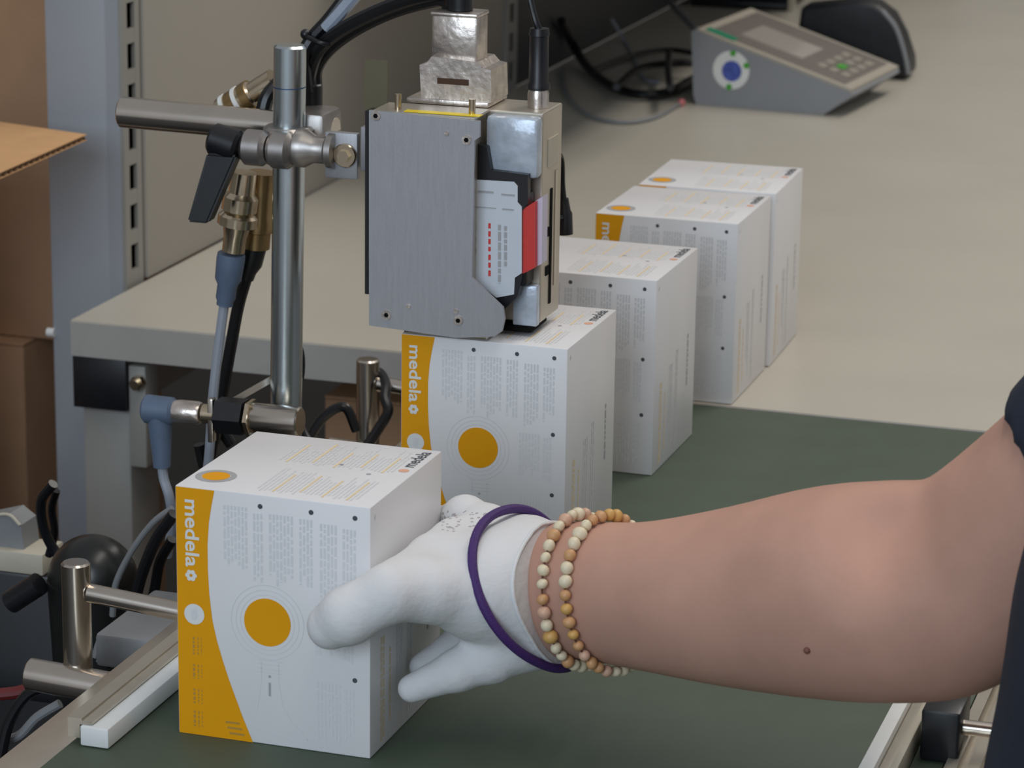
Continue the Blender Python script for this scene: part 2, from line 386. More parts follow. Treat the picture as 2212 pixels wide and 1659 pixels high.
# amber panel
fp = front(); cur = [(0.205, .0035), (.19, .06), (.175, .13), (.166, .22), (.166, .32), (.172, .42), (.186, .52), (.208, .60), (.238, .68), (.272, .76), (.306, .83), (.345, .91), (.393, .9985)]
for (a0, b0), (a1, b1) in zip(cur, cur[1:]): fp.poly([(0.004, b0), (a0, b0), (a1, b1), (0.004, b1)])
PARTS.append(('amber_panel', fp.mesh_('amber_panel', m_yel), 'amber curved side panel'))
cx, cz = .473*BW, .503*BH
f2 = frontm(); f2.disc(cx, cz, .0134); PARTS.append(('amber_disc', f2.mesh_('amber_disc', m_yel), 'round amber disc'))
f2 = frontm()
for r in (.0152, .0178, .0206): f2.ring(cx, cz, r, r+.0004)
PARTS.append(('ring_print', f2.mesh_('ring_print', m_txt), None))
f2 = frontm(); bx_, bz_ = .092*BW, .507*BH
f2.disc(bx_, bz_, .0058, h=2*E_); PARTS.append(('badge', f2.mesh_('badge', m_white), 'round white badge'))
f2 = frontm(); f2.poly([(bx_+.0018*math.cos(k*math.pi/8), bz_+.0030*math.sin(k*math.pi/8)) for k in range(16)], h=3*E_)
PARTS.append(('badge_mark', f2.mesh_('badge_mark', m_txt), None))
# lettering, read top to bottom
me = fontmesh('medela', .0122, 'lettering', .00022)
xs = [v.co.x for v in me.vertices]; ln = max(xs)-min(xs); x0 = min(xs)
k = (.268*BH)/ln
for v in me.vertices:
    x, y, z = (v.co.x-x0)*k, v.co.y*k*.85, v.co.z
    v.co = Vector((.052*BW+y, -2*E_, BH-(.050*BH+x)))
me.materials.append(m_white); PARTS.append(('lettering', me, 'white vertical brand lettering'))
f2 = frontm()
for k in range(6): f2.disc(.078*BW+.0021*math.cos(k*math.pi/3), .352*BH+.0021*math.sin(k*math.pi/3), .0013, 12, h=2*E_+k*.00001)
PARTS.append(('flower_mark', f2.mesh_('flower_mark', m_white), None))
# small print on the amber panel
f2 = frontm()
for b0, b1 in ((.60, .67), (.71, .77), (.81, .87), (.90, .965)):
    for a, ww in ((.082, .016), (.106, .010), (.125, .006)):
        b = b0
        while b < b1:
            L_ = random.uniform(.006, .018); f2.rect(a*BW, b*BH, (a+ww*.6)*BW, min(b+L_, b1)*BH, h=2*E_); b += L_+.006
for kk in range(3): f2.rect((.25+.01*kk)*BW, (.925+.022*kk)*BH, (.325+.012*kk)*BW, (.933+.022*kk)*BH, h=2*E_)
PARTS.append(('small_print', f2.mesh_('small_print', m_greyY), None))
# fine grey text columns: vertical lines of words
f2 = frontm()
def textblock(fl, a0, a1, b0, b1, ragged=.25, lw=.011, gap=.0075, sx=BW, sy=BH):
    a = a0
    while a+lw <= a1+1e-6:
        b = b0; end = b1-random.random()*ragged*(b1-b0)
        while b < end:
            L_ = random.uniform(.012, .045); fl.rect(a*sx, b*sy, (a+lw)*sx, min(b+L_, end)*sy); b += L_+random.uniform(.006, .010)
        a += lw+gap
for (a0, a1, b0, b1) in ((.250, .390, .055, .33), (.403, .462, .075, .36), (.485, .625, .070, .37), (.640, .715, .075, .35), (.745, .845, .085, .39), (.860, .935, .095, .35),
                         (.72, .85, .41, .62), (.865, .93, .42, .64), (.725, .855, .715, .965), (.87, .935, .73, .975)):
    textblock(f2, a0, a1, b0, b1)
PARTS.append(('text_columns', f2.mesh_('text_columns', m_txt), 'columns of fine grey text'))
for a, b in ((.44, .045), (.70, .045), (.922, .048), (.922, .405), (.922, .69)):
    f2 = frontm(); f2.disc(a*BW, b*BH, .0014, 12); PARTS.append(('bullet_mark', f2.mesh_('bullet_mark', m_dot), None))
# line drawing below the disc
f2 = frontm()
def stroke(fl, pts, wd):
    for (a, b), (c_, d_) in zip(pts, pts[1:]):
        vx, vz = c_-a, d_-b; l_ = math.hypot(vx, vz) or 1; nx, nz = -vz/l_*wd/2, vx/l_*wd/2
        fl.poly([(a+nx, b+nz), (c_+nx, d_+nz), (c_-nx, d_-nz), (a-nx, b-nz)])
S = lambda pts: [(a*BW, b*BH) for a, b in pts]
stroke(f2, S([(.44, .66), (.44, .74), (.425, .82), (.41, .88)]), .0004); stroke(f2, S([(.53, .66), (.53, .74), (.55, .83), (.60, .90), (.66, .935)]), .0004)
for b in (.655, .672, .69, .705): stroke(f2, S([(.42, b), (.55, b)]), .0004)
stroke(f2, S([(.39, .90), (.50, .915), (.60, .93), (.68, .955), (.66, .975), (.54, .95), (.41, .935)]), .0008)
PARTS.append(('line_drawing', f2.mesh_('line_drawing', m_txt), None))
f2 = frontm(); stroke(f2, S([(.483, .715), (.483, .725)]), .0014); stroke(f2, S([(.483, .745), (.483, .80)]), .0013)
PARTS.append(('drawing_label', f2.mesh_('drawing_label', m_txt2), None))
# top print
f2 = topm(); f2.ring(.124*BW, .205*BD, .0078, .0112); PARTS.append(('top_ring', f2.mesh_('top_ring', m_txt2), None))
f2 = topm(); f2.disc(.124*BW, .205*BD, .0075); PARTS.append(('top_emblem', f2.mesh_('top_emblem', m_yel), 'small amber emblem'))
g1, g2 = topm(), topm()
k = 0; a = .30
while a < .89:
    for (b0, b1) in ((.06, .47), (.54, .95)):
        if a < .38 and b0 < .3: continue
        pale = (k % 6 == 2)
        fl = g2 if pale else g1
        b = b0+random.uniform(0, .05); e = b1-random.uniform(0, .2)
        if pale: fl.rect(a*BW, b*BD, (a+.012)*BW, min(b+random.uniform(.22, .35), b1)*BD)
        else:
            while b < e:
                L_ = random.uniform(.03, .09); fl.rect(a*BW, b*BD, (a+.009)*BW, min(b+L_, e)*BD); b += L_+.012
    a += .021; k += 1
PARTS.append(('top_text', g1.mesh_('top_text', m_txt), None)); PARTS.append(('top_heading', g2.mesh_('top_heading', m_pale), None))
me = fontmesh('medela', .0062, 'top_lettering', .0001)
xs = [v.co.x for v in me.vertices]; ln = max(xs)-min(xs); x0 = min(xs); k = (.27*BD)/ln
for v in me.vertices:
    x, y, z = (v.co.x-x0)*k, v.co.y*k, v.co.z
    v.co = Vector((.965*BW-y, .68*BD+x, BH+E_))
me.materials.append(m_dot); PARTS.append(('top_lettering', me, 'dark brand lettering'))
f2 = topm(); f2.disc(.940*BW, .615*BD, .0030, 16); PARTS.append(('top_dot', f2.mesh_('top_dot', m_or), None))
f2 = topm(); f2.disc(.62*BW, .60*BD, .0014, 12); f2.disc(.80*BW, .50*BD, .0014, 12); PARTS.append(('top_bullets', f2.mesh_('top_bullets', m_txt2), None))
# side print
g1, g2, g3 = sidem(), sidem(), sidem()
textblock(g2, .14, .20, .55, .97, .05, .018, .012, BD, BH); textblock(g2, .26, .30, .62, .93, .1, .018, .012, BD, BH)
textblock(g1, .36, .46, .50, .95, .3, .014, .02, BD, BH); textblock(g1, .52, .60, .45, .97, .3, .016, .02, BD, BH); textblock(g3, .80, .83, .42, .70, .05, .022, .012, BD, BH)
PARTS.append(('side_text', g1.mesh_('side_text', m_txt), None)); PARTS.append(('side_heading', g2.mesh_('side_heading', m_pale), None)); PARTS.append(('side_code', g3.mesh_('side_code', m_txt2), None))
f2 = sidem(); f2.disc(.06*BD, .05*BH, .0014, 12); PARTS.append(('side_bullet', f2.mesh_('side_bullet', m_txt), None))
BOXES = [((.0993, -.0506), -.0129, 'white and amber product box held by the gloved hand', 0.0),
         ((.1026, .2977), -.0084, 'white and amber product box directly under the printer', 0.0),
         ((.1073, .4978), -.0103, 'white product box behind the printer, last one on the green belt', 0.0),
         ((.1171, .6955), -.0010, 'white product box on the bench edge, touching the rearmost box', 0.0003),
         ((.1190, .8130), .0200, 'rearmost white product box standing farthest back on the bench', 0.0003)]
for (bx, by), yw, lab, z in BOXES:
    t = thing('product_box', lab, 'box', (bx, by, z), yw, 'printed product boxes in a row')
    for nm, me, l in PARTS: link(nm, me, t, l)

# ------------------------------------------------------------------ printer stand: pole, rod, clamp
t = thing('printer_stand', 'zinc plated pole with cross rod and clamp carrying the printer', 'stand', (.004, .345, -.0297)); L = t.location
MB().cyl(Vector((.0034, .345, -.0100))-L, Vector((.0090, .345, .3120))-L, .0106, bev=.0015, n=36).build('pole', m_zinc, t)
MB().box(Vector((-.008, .325, -.0297))-L, Vector((.024, .365, -.0101))-L, .002).build('pole_foot', m_alu, t)
MB().cyl(Vector((.00853, .345, .2845))-L, Vector((.00855, .345, .2853))-L, .01075, n=36).build('pole_mark', mat('blue_ring_line', (70, 95, 130), .4, .6), t)
YR = .372
MB().cyl(Vector((-.1235, YR, .2548))-L, Vector((.030, YR, .2520))-L, .0104, bev=.001, n=32).build('cross_rod', m_steel, t)
# clamp: two-way block with split
cl = MB()
cl.cyl(Vector((-.0165, .326, .247))-L, Vector((.0010, .326, .2468))-L, .0117, bev=.003, n=28)
cl.cyl(Vector((.0024, .326, .2468))-L, Vector((.0185, .326, .2466))-L, .0122, bev=.003, n=28)
cl.build('clamp_barrel', m_clampm, t)
cl = MB(); cl.cyl(Vector((.0072, .345, .2345))-L, Vector((.0075, .345, .2590))-L, .0165, bev=.002, n=28); cl.build('clamp_collar', m_clampm, t)
MB().box(Vector((.0040, .350, .238))-L, Vector((.030, .386, .267))-L, .004).build('clamp_block', m_clampm, t)
cl = MB(); cl.lathe([(0, 0), (.0125, 0), (.0125, .006), (.009, .012), (.009, .020), (.0115, .022), (.0115, .026), (0, .026)], Vector((.0185, .333, .2475))-L, Vector((.06, .333, .2470))-L); cl.build('swivel_neck', m_clampm, t)
# lever handle
lv = MB(); lv.cyl(Vector((-.0370, .322, .2520))-L, Vector((-.0170, .322, .2470))-L, .0105, .0112, bev=.002)
lv.build('lever_hub', m_black, t)
p0, p1 = P(486, 330, .318)-L, P(433, 478, .312)-L
d = (p1-p0); lv = MB(); sx = Vector((.0068, 0, 0)); sy = Vector((0, .006, 0))
def bar(mb, p0, p1, hx0, hx1, hy):
    vs = []
    for p, hx in ((p0, hx0), (p1, hx1)):
        vs.append([mb.bm.verts.new(p+Vector((a*hx, b*hy, 0))) for a, b in ((-1, -1), (1, -1), (1, 1), (-1, 1))])
    for k in range(4): mb.bm.faces.new((vs[0][k], vs[0][(k+1) % 4], vs[1][(k+1) % 4], vs[1][k]))
    mb.bm.faces.new(vs[0][::-1]); mb.bm.faces.new(vs[1])
    bmesh.ops.bevel(mb.bm, geom=list({e for v in vs[0]+vs[1] for e in v.link_edges}), offset=.0015, segments=2, affect='EDGES')
bar(lv, p0, p1, .0105, .0072, .006); lv.build('clamp_lever', m_black, t, label='black angled clamp lever')
# bracket to printer
MB().box(P(702, 383, .333)-L, P(775, 288, .336)-L+Vector((0, .003, 0)), .0008).build('bracket_plate', m_brush, t)
MB().box(Vector((.0615, .3335, .2355))-L, Vector((.0800, .352, .2380))-L+Vector((0, 0, .026)), .0008).build('bracket_block', m_brush, t)
br = MB(); c = P(747, 335, .333)-L; br.cyl(c, c+Vector((0, -.003, 0)), .0078, bev=.0006); br.cyl(c+Vector((0, -.003, 0)), c+Vector((0, -.006, 0)), .0042, n=6); br.build('bracket_bolt', m_brass, t)
MB().box(P(787, 238, .332)-L, P(836, 132, .332)-L+Vector((0, .0025, 0))).build('bracket_tab', mat('olive_steel', (104, 98, 76), .4, .3), t)
MB().box(P(788, 635, .318)-L, P(797, 240, .318)-L+Vector((.002, .012, 0))).build('bracket_spine', m_black, t, False)

# ------------------------------------------------------------------ printer
X0, Y0, Z0 = .0832, .291, .1462
pr = thing('inkjet_printer', 'grey steel inkjet print head hanging over the second box', 'printer', (X0, Y0, Z0)); L = pr.location
def q(px, py, Y=Y0): return P(px, py, Y)-L
def xz(px, py, Y=Y0): v = q(px, py, Y); return (v.x, v.z)
plate = [xz(*p) for p in ((797, 703), (797, 238), (1036, 262), (1036, 296), (1025, 304), (1024, 376), (1019, 600), (1066, 645), (1086, 664), (1090, 690), (1084, 716), (1068, 727), (985, 730))]
MB().prism(plate, (0, 0, 0), (1, 0, 0), (0, 0, 1), (0, .0025, 0)).build('front_plate', m_brush, pr, False, 'brushed steel front plate')
top = .2825-Z0
MB().box((.0006, .0026, .001), (.066, .0335, top-.0012), .0005).build('housing', m_alu, pr, False)
MB().box((.012, .0340, .0012), (.1030, .0760, top), .001).build('rear_housing', m_alu, pr, False)
# top deck
MB().box((.001, .003, top-.0010), (.0680, .0338, top+.0004)).build('top_deck', m_alu, pr, False)
MB().box(q(868, 248, Y0)*0+Vector((.0215, .0035, top+.0006)), Vector((.0710, .0105, top+.0011))).build('warning_label', m_yell, pr, False, 'yellow strip label')
# embossed cover upper right
MB().box((.0690, .0215, .0965), (.1035, .0338, top-.0015), .0030).build('latch_cover', m_clear, pr, label='glossy blue-grey latch cover')
# cartridge
cart = link('ink_cartridge', None, pr) if False else None
cb = MB(); cbp = [xz(*p, Y0+.010) for p in ((1022, 655), (1022, 300), (1045, 372), (1168, 378), (1185, 395), (1150, 440), (1160, 590), (1118, 640), (1085, 668), (1060, 650))]
cb = MB(); cb.box((.066, .018, .028), (.0985, .0337, .0875), .002); cartridge = cb.build('ink_cartridge', m_black, pr)
cb = MB(); cb.prism([xz(*p, Y0+.0160) for p in ((1030, 640), (1030, 310), (1052, 318), (1060, 368), (1140, 378), (1140, 440), (1128, 455), (1128, 600), (1118, 640), (1085, 672))], (0, .016, 0), (1, 0, 0), (0, 0, 1), (0, .006, 0)).build('cartridge_face', m_black, pr, False)
lb = MB(); lb.prism([xz(*p, Y0+.015) for p in ((1020, 388), (1110, 393), (1118, 402), (1118, 437), (1127, 447), (1127, 590), (1112, 600), (1110, 636), (1072, 643), (1020, 600))], (0, .0150, 0), (1, 0, 0), (0, 0, 1), (0, .0008, 0))
label = lb.build('cartridge_label', m_label, pr, False, 'silver-white printed label')
def strokes(name, m_, rects, Y, par):
    mb = MB()
    for (a, b, c_, d_) in rects:
        p, r = q(a, b, Y), q(c_, d_, Y); mb.box((p.x, Y-Y0-.0002, min(p.z, r.z)), (r.x, Y-Y0, max(p.z, r.z)))
    o = mb.build(name, m_, par, False); return o
strokes('label_text', m_txt2, [(1032, 411, 1066, 418), (1083, 418, 1112, 424), (1022, 445, 1072, 451), (1085, 450, 1110, 455), (1022, 482, 1029, 497), (1022, 510, 1029, 523), (1022, 535, 1029, 548)], Y0+.0149, pr)
tb = []
for (x, y0, y1) in ((1079, 485, 612), (1092, 488, 575)):
    y = y0
    while y < y1:
        l_ = random.uniform(8, 20); tb.append((x-3, y, x+3, min(y+l_, y1))); y += l_+3
strokes('label_text', m_txt2, tb, Y0+.0149, pr)
tb = [(1055, y, 1060, y+random.uniform(9, 14)) for y in range(482, 585, 17)]
strokes('label_red_text', m_red, tb, Y0+.0149, pr)
MB().prism([xz(*p, Y0+.017) for p in ((1128, 452), (1156, 436), (1156, 578), (1128, 592))], (0, .017, 0), (1, 0, 0), (0, 0, 1), (0, .016, 0)).build('red_panel', m_red, pr, False, 'red cartridge side label')
MB().prism([xz(*p, Y0+.022) for p in ((1157, 434), (1172, 425), (1170, 570), (1157, 577))], (0, .022, 0), (1, 0, 0), (0, 0, 1), (0, .0115, 0)).build('lavender_panel', m_lav, pr, False)
MB().box((.087, .0270, .0005), (.1030, .0338, .0270), .001).build('foot_block', m_clear, pr)
MB().box((.0230, .001, -.0040), (.0780, .026, -.0002), .0008).build('nozzle_plate', m_steel, pr)
MB().box((.078, .026, -.0035), (.100, .060, .0004), .0008).build('base_plate', m_dark, pr)
# screws
for (px, py) in ((812, 250), (1008, 302), (835, 680), (990, 692), (882, 662), (965, 288), (985, 672)):
    c = q(px, py); r = .0032 if (px, py) in ((812, 250), (1008, 302), (835, 680), (990, 692)) else .0016
    s_ = MB(); s_.cyl(c, c+Vector((0, -.0008, 0)), r, n=16); so = s_.build('screw', m_cast, pr)
    if r > .002:
        s_ = MB(); s_.cyl(c+Vector((0, -.0008, 0)), c+Vector((0, -.0009, 0)), r*.5, n=6); s_.build('screw_socket', m_dark, so)
# right side details
for (z0, z1, y0, y1, mm) in ((.010, .085, .052, .056, m_dark), (.02, .095, .062, .066, m_steel), (.100, .118, .045, .066, m_beige), (.030, .036, .044, .050, m_dark), (.055, .061, .044, .050, m_dark)):
    MB().box((.1030, y0, z0), (.1036, y1, z1)).build('side_slot', mm, pr, False)
# posts by the yellow label
for px in (860, 1020):
    c = q(px, 238, Y0+.012); MB().cyl((c.x, .012, top), (c.x, .012, top+.010), .0022, n=12).build('stud', m_brass, pr)
# heavy connector hood
hd = thing('connector_hood', 'square metal connector hood on top of the printer', 'connector', (.12, .345, .2826)); HL = hd.location
def hb(px0, py0, px1, py1, y0, y1, bev, name, mm, Yp=.334):
    a, b = P(px0, py0, Yp), P(px1, py1, Yp)
    return MB().box(Vector((a.x, y0, b.z))-HL, Vector((b.x, y1, a.z))-HL, bev).build(name, mm, hd)
hb(932, 30, 1030, 142, .334, .357, .002, 'hood', m_cast)
hb(930, 25, 1032, 40, .333, .358, .001, 'hood_rim', m_cast)
base = MB(); pts = [(P(a, b, .330).x-HL.x, P(a, b, .330).z-HL.z) for a, b in ((910, 215), (906, 140), (922, 136), (932, 122), (1032, 134), (1044, 148), (1060, 152), (1062, 222))]
base.prism(pts, Vector((0, .330, 0))-Vector((0, HL.y, 0)), (1, 0, 0), (0, 0, 1), (0, .034, 0)); base.build('hood_base', m_cast, hd, False)
a, b = P(945, 168, .3298), P(1012, 185, .3298); MB().box(Vector((a.x, .3292, b.z))-HL, Vector((b.x, .3299, a.z))-HL).build('hood_slot', m_brown, hd, False)
MB().box(Vector((.0945, .328, .2828))-HL, Vector((.1490, .368, .2862))-HL, .0008).build('flange', m_cast, hd)
MB().cyl(Vector((.124, .346, .341))-HL, Vector((.124, .346, .349))-HL, .008).build('gland', m_black, hd)
# round connector with black plug
t = thing('round_plug', 'black round plug with metal collar on the printer top', 'plug', (.1766, .345, .2826)); L2 = t.location
MB().lathe([(0, 0), (.0068, 0), (.0068, .0090), (.0060, .0115), (0, .0115)], (0, 0, 0), (0, 0, 1), 16).build('collar', m_cast, t)
MB().lathe([(0, .0116), (.0074, .0116), (.0074, .0145), (.0062, .0165), (.0060, .045), (.0066, .0455), (.0060, .050), (0, .050)], (0, 0, 0), (0, 0, 1), 20).build('plug_body', m_black, t)
MB().tube([(0, 0, .049), (-.003, 0, .056), (-.009, .004, .075), (-.016, .006, .12)], .0022).build('cable', m_cable, t)

# ------------------------------------------------------------------ cables over the top
t = thing('cable_bundle', 'thick black cables arching from the pole to the printer top', 'cable', (.03, .385, .25)); L2 = t.location
def pth(pts): return [P(a, b, y)-L2 for a, b, y in pts]
MB().tube(pth([(672, 200, .385), (668, 160, .385), (690, 105, .382), (745, 60, .375), (830, 18, .365), (910, -8, .355), (965, -12, .349), (985, 24, .3465)]), .0048).build('cable', m_cable, t)
MB().tube(pth([(684, 200, .392), (684, 150, .392), (712, 108, .390), (768, 66, .384), (840, 30, .374), (910, 8, .362), (958, 2, .354), (975, 26, .350)]), .0042).build('cable', m_cable, t)
MB().tube(pth([(661, 200, .378), (655, 130, .380), (672, 88, .384), (710, 45, .386), (760, -20, .390)]), .0052).build('cable', m_cable, t)
MB().tube(pth([(704, 62, .380), (735, 28, .380), (785, -30, .380)]), .0044).build('clear_hose', m_tube, t, label='clear grey hose end')
MB().cyl(P(674, 272, .385)-L2, P(674, 180, .385)-L2, .0072, bev=.001).build('plug', m_black, t)
tie = MB(); tie.sphere(P(660, 74, .378)-L2, .0035); tie.tube([P(664, 80, .376)-L2, P(690, 92, .372)-L2, P(712, 96, .376)-L2], .0016); tie.build('cable_tie', m_black, t)
# brass hose coupling behind pole
t = thing('hose_coupling', 'brass ringed hose coupling slanting behind the pole top', 'coupling', P(520, 240, .40)); L2 = t.location
a, b = P(464, 256, .40)-L2, P(594, 174, .40)-L2; dv = (b-a).normalized(); Lc = (b-a).length
MB().lathe([(0, 0), (.006, .0), (.009, .006), (.0105, .008), (.0105, Lc*.62), (.0085, Lc*.66), (.0085, Lc), (0, Lc)], a, b, 24).build('coupling_body', m_brass, t)
for s in (.22, .42):
    MB().cyl(a+dv*Lc*s, a+dv*(Lc*s+.003), .0112).build('bright_ring', m_white, t)
for s in (.30, .52):
    MB().cyl(a+dv*Lc*s, a+dv*(Lc*s+.006), .0109).build('knurl', mat('aged_brass', (158, 132, 92), .32, .9), t)
c0 = P(572, 208, .392)-L2
MB().tube([P(600, 180, .396)-L2, P(575, 215, .389)-L2, P(563, 270, .386)-L2, P(548, 300, .388)-L2], .0052).build('black_sleeve', m_cable, t)

# two hanging connectors left of pole
t = thing('sensor_connector', 'chrome sensor connector with grey plug hanging under the clamp', 'connector', P(512, 400, .350)); L2 = t.location
YB = .352
ax0, ax1 = P(528, 372, YB)-L2, P(504, 545, YB)-L2; Ld = (ax1-ax0).length
MB().lathe([(0, 0), (.0085, 0), (.0090, .014), (.0120, .017), (.0120, .026), (.0100, .027), (.0135, .030), (.0135, .036), (.0092, .037), (.0078, .045), (.0078, .0545), (0, .0545)], ax0, ax1, 12).build('connector_body', m_brass, t)
d = (P(490, 665, YB)-P(502, 545, YB)).normalized()
MB().lathe([(0, 0), (.0092, 0), (.0095, .004), (.0088, .018), (.0066, .022), (.0066, .031), (.0055, .0335), (.0055, .036), (0, .036)], P(500, 548, YB)-L2, P(484, 668, YB)-L2, 16).build('plug', m_plug, t, label='grey-blue moulded plug')
MB().tube([P(484, 660, YB)-L2, P(476, 720, YB)-L2, P(466, 800, YB)-L2, P(458, 880, YB)-L2, P(454, 950, YB)-L2, P(450, 1000, YB+.005)-L2, P(440, 1080, YB+.01)-L2], .0034).build('cable', m_greycable, t)
t = thing('sensor_connector', 'aged brass connector with black plug behind the pole', 'connector', P(555, 440, .372)); L2 = t.location
YB = .378
MB().lathe([(0, 0), (.0100, 0), (.0105, .03), (.0118, .032), (.0118, .040), (.0095, .041), (.0095, .052), (0, .052)], P(566, 372, YB)-L2, P(552, 540, YB)-L2, 16).build('connector_body', mat('aged_brass', (158, 132, 92), .32, .9), t)
MB().lathe([(0, 0), (.0085, 0), (.0085, .016), (.0060, .022), (.0055, .027), (0, .027)], P(552, 522, YB)-L2, P(528, 612, YB)-L2, 16).build('plug', m_black, t)
MB().tube([P(532, 600, YB)-L2, P(515, 660, YB)-L2, P(500, 740, YB)-L2, P(484, 830, YB)-L2, P(468, 920, YB)-L2, P(455, 1000, YB)-L2], .0042).build('cable', m_cable, t)

# photo sensor at pole base
YB = .316
t = thing('photo_sensor', 'barrel sensor with grey elbow plug at the pole base', 'sensor', P(520, 905, YB)); L2 = t.location
ax = lambda px: P(px, 890+(px-400)*.085, YB)-L2
MB().lathe([(0, 0), (.0095, 0), (.0100, .001), (.0100, .036), (.0090, .037), (0, .037)], ax(536), ax(660), 24).build('sensor_barrel', m_steel, t)
MB().lathe([(0, 0), (.0125, 0), (.0125, .0195), (0, .0195)], ax(472), ax(540), 6).build('mounting_block', m_black, t)
MB().cyl(ax(538), ax(546), .0128, n=6).build('lock_nut', m_brass, t)
MB().cyl(ax(440), ax(470), .0065, n=16).build('threaded_stub', m_brass, t)
MB().lathe([(0, 0), (.0075, 0), (.0080, .004), (.0078, .017), (.0068, .019), (0, .019)], ax(378), ax(440), 20).build('coupling_nut', m_cast, t)
MB().box(ax(458)+Vector((-.001, -.006, -.018)), ax(458)+Vector((.003, .0005, .012)), .0008).build('clip', m_steel, t)
el = MB(); el.cyl(ax(378), ax(312), .0092, .0098, bev=.002, n=18); el.cyl(ax(345)+Vector((0, 0, -.004)), P(350, 1008, YB)-L2, .0085, .0058, n=18); el.build('elbow_plug', m_plug, t, label='grey-blue elbow plug')
MB().tube([P(350, 1003, YB)-L2, P(354, 1035, YB)-L2, P(366, 1075, YB)-L2, P(372, 1130, YB+.01)-L2, P(362, 1200, YB+.02)-L2], .0034).build('cable', m_greycable, t)
pl = MB(); a, b = P(482, 872, .322)-L2, P(582, 815, .345)-L2
pl.prism([(0, 0), (1, 0), (1, 1), (0, 1)], a, b-a, Vector((.001, 0, -.004)), (0, .012, 0)); pl.build('mount_strip', m_alu, t, False)

# printer side cable
t = thing('side_cable', 'black cable and plug hanging right of the printer', 'cable', P(1220, 470, .40)); L2 = t.location
MB().tube([P(1200, 330, .385)-L2, P(1212, 345, .395)-L2, P(1214, 400, .40)-L2, P(1218, 440, .40)-L2], .0022).build('cable', m_cable, t)
MB().lathe([(0, 0), (.003, 0), (.0042, .008), (.0052, .010), (.0052, .024), (0, .024)], P(1218, 428, .40)-L2, P(1221, 508, .40)-L2, 14).build('plug', m_black, t)
MB().tube([P(1221, 470, .40)-L2, P(1185, 470, .372)-L2], .0016).build('plug_arm', m_black, t)
# loop by rear guide post
t = thing('hose_loop', 'dark hose looping over the rear guide post', 'hose', P(815, 870, .60)); L2 = t.location
MB().tube([P(800, 800, .615)-L2, P(820, 806, .612)-L2, P(834, 832, .60)-L2, P(832, 860, .59)-L2, P(838, 890, .585)-L2, P(815, 930, .58)-L2, P(785, 975, .57)-L2], .0040).build('hose', m_cable, t)

# thin dark hose right of pole
o = MB().tube([P(638, 730, .40), P(650, 765, .40), P(650, 810, .40), P(640, 860, .39), P(655, 930, .38), P(700, 1000, .37)], .0026).build('dark_cable', m_cable); tag(o, 'thin black cable hanging behind the lower pole', 'cable')

# ------------------------------------------------------------------ dark things below bench
carton('storage_carton', 'dark brown carton in the shade under the bench', -.20, .30, .95, 1.3, -.9, -.10)
t = thing('black_bin', 'black plastic bin at the lower left behind the guide post', 'bin', (-.33, .42, -.9)); L2 = t.location
MB().box(Vector((-.46, .40, -.9))-L2, Vector((-.196, .45, -.092))-L2, .003).build('bin_body', m_black, t)
o = MB().box((-.46, .398, -.0915), (-.2040, .432, -.0755), .001).build('beige_ledge', m_beige); tag(o, 'beige flat ledge lying on the black bin', 'board')
t = thing('tape_roll', 'pale rounded housing at the left edge above the ledge', 'housing', (-.25, .405, -.0755)); L2 = t.location
MB().prism([(-.045, 0), (.028, 0), (.026, .018), (.016, .025), (-.004, .019), (-.022, .008)], (0, 0, 0), (1, 0, 0), (0, 0, 1), (0, .025, 0)).build('housing_shell', m_grey, t)
MB().tube([(-.022, -.001, .0085), (-.004, -.001, .0195), (.016, -.001, .0255), (.026, -.001, .0185)], .0012).build('housing_rim', m_beige, t)
t = thing('black_hood', 'black rounded motor hood behind the front guide post', 'hood', P(200, 1215, .30)); L2 = t.location
hdm = MB(); hdm.sphere((0, 0, -.012), .031, 28, 18, (1, .9, 1.0)); hdm.cyl((0, 0, -.1), (0, 0, -.012), .027, .0309, n=28); hdm.build('hood_shell', mat('hood_black', (28, 29, 28), .3, noise=.1), t)
MB().cyl((-.03, -.02, -.012), (-.052, -.02, -.028), .008, n=16).build('hood_spout', m_black, t)
MB().cyl((0, 0, -.1698-L2.z), (0, 0, -.1), .022, n=16).build('hood_stem', m_black, t)
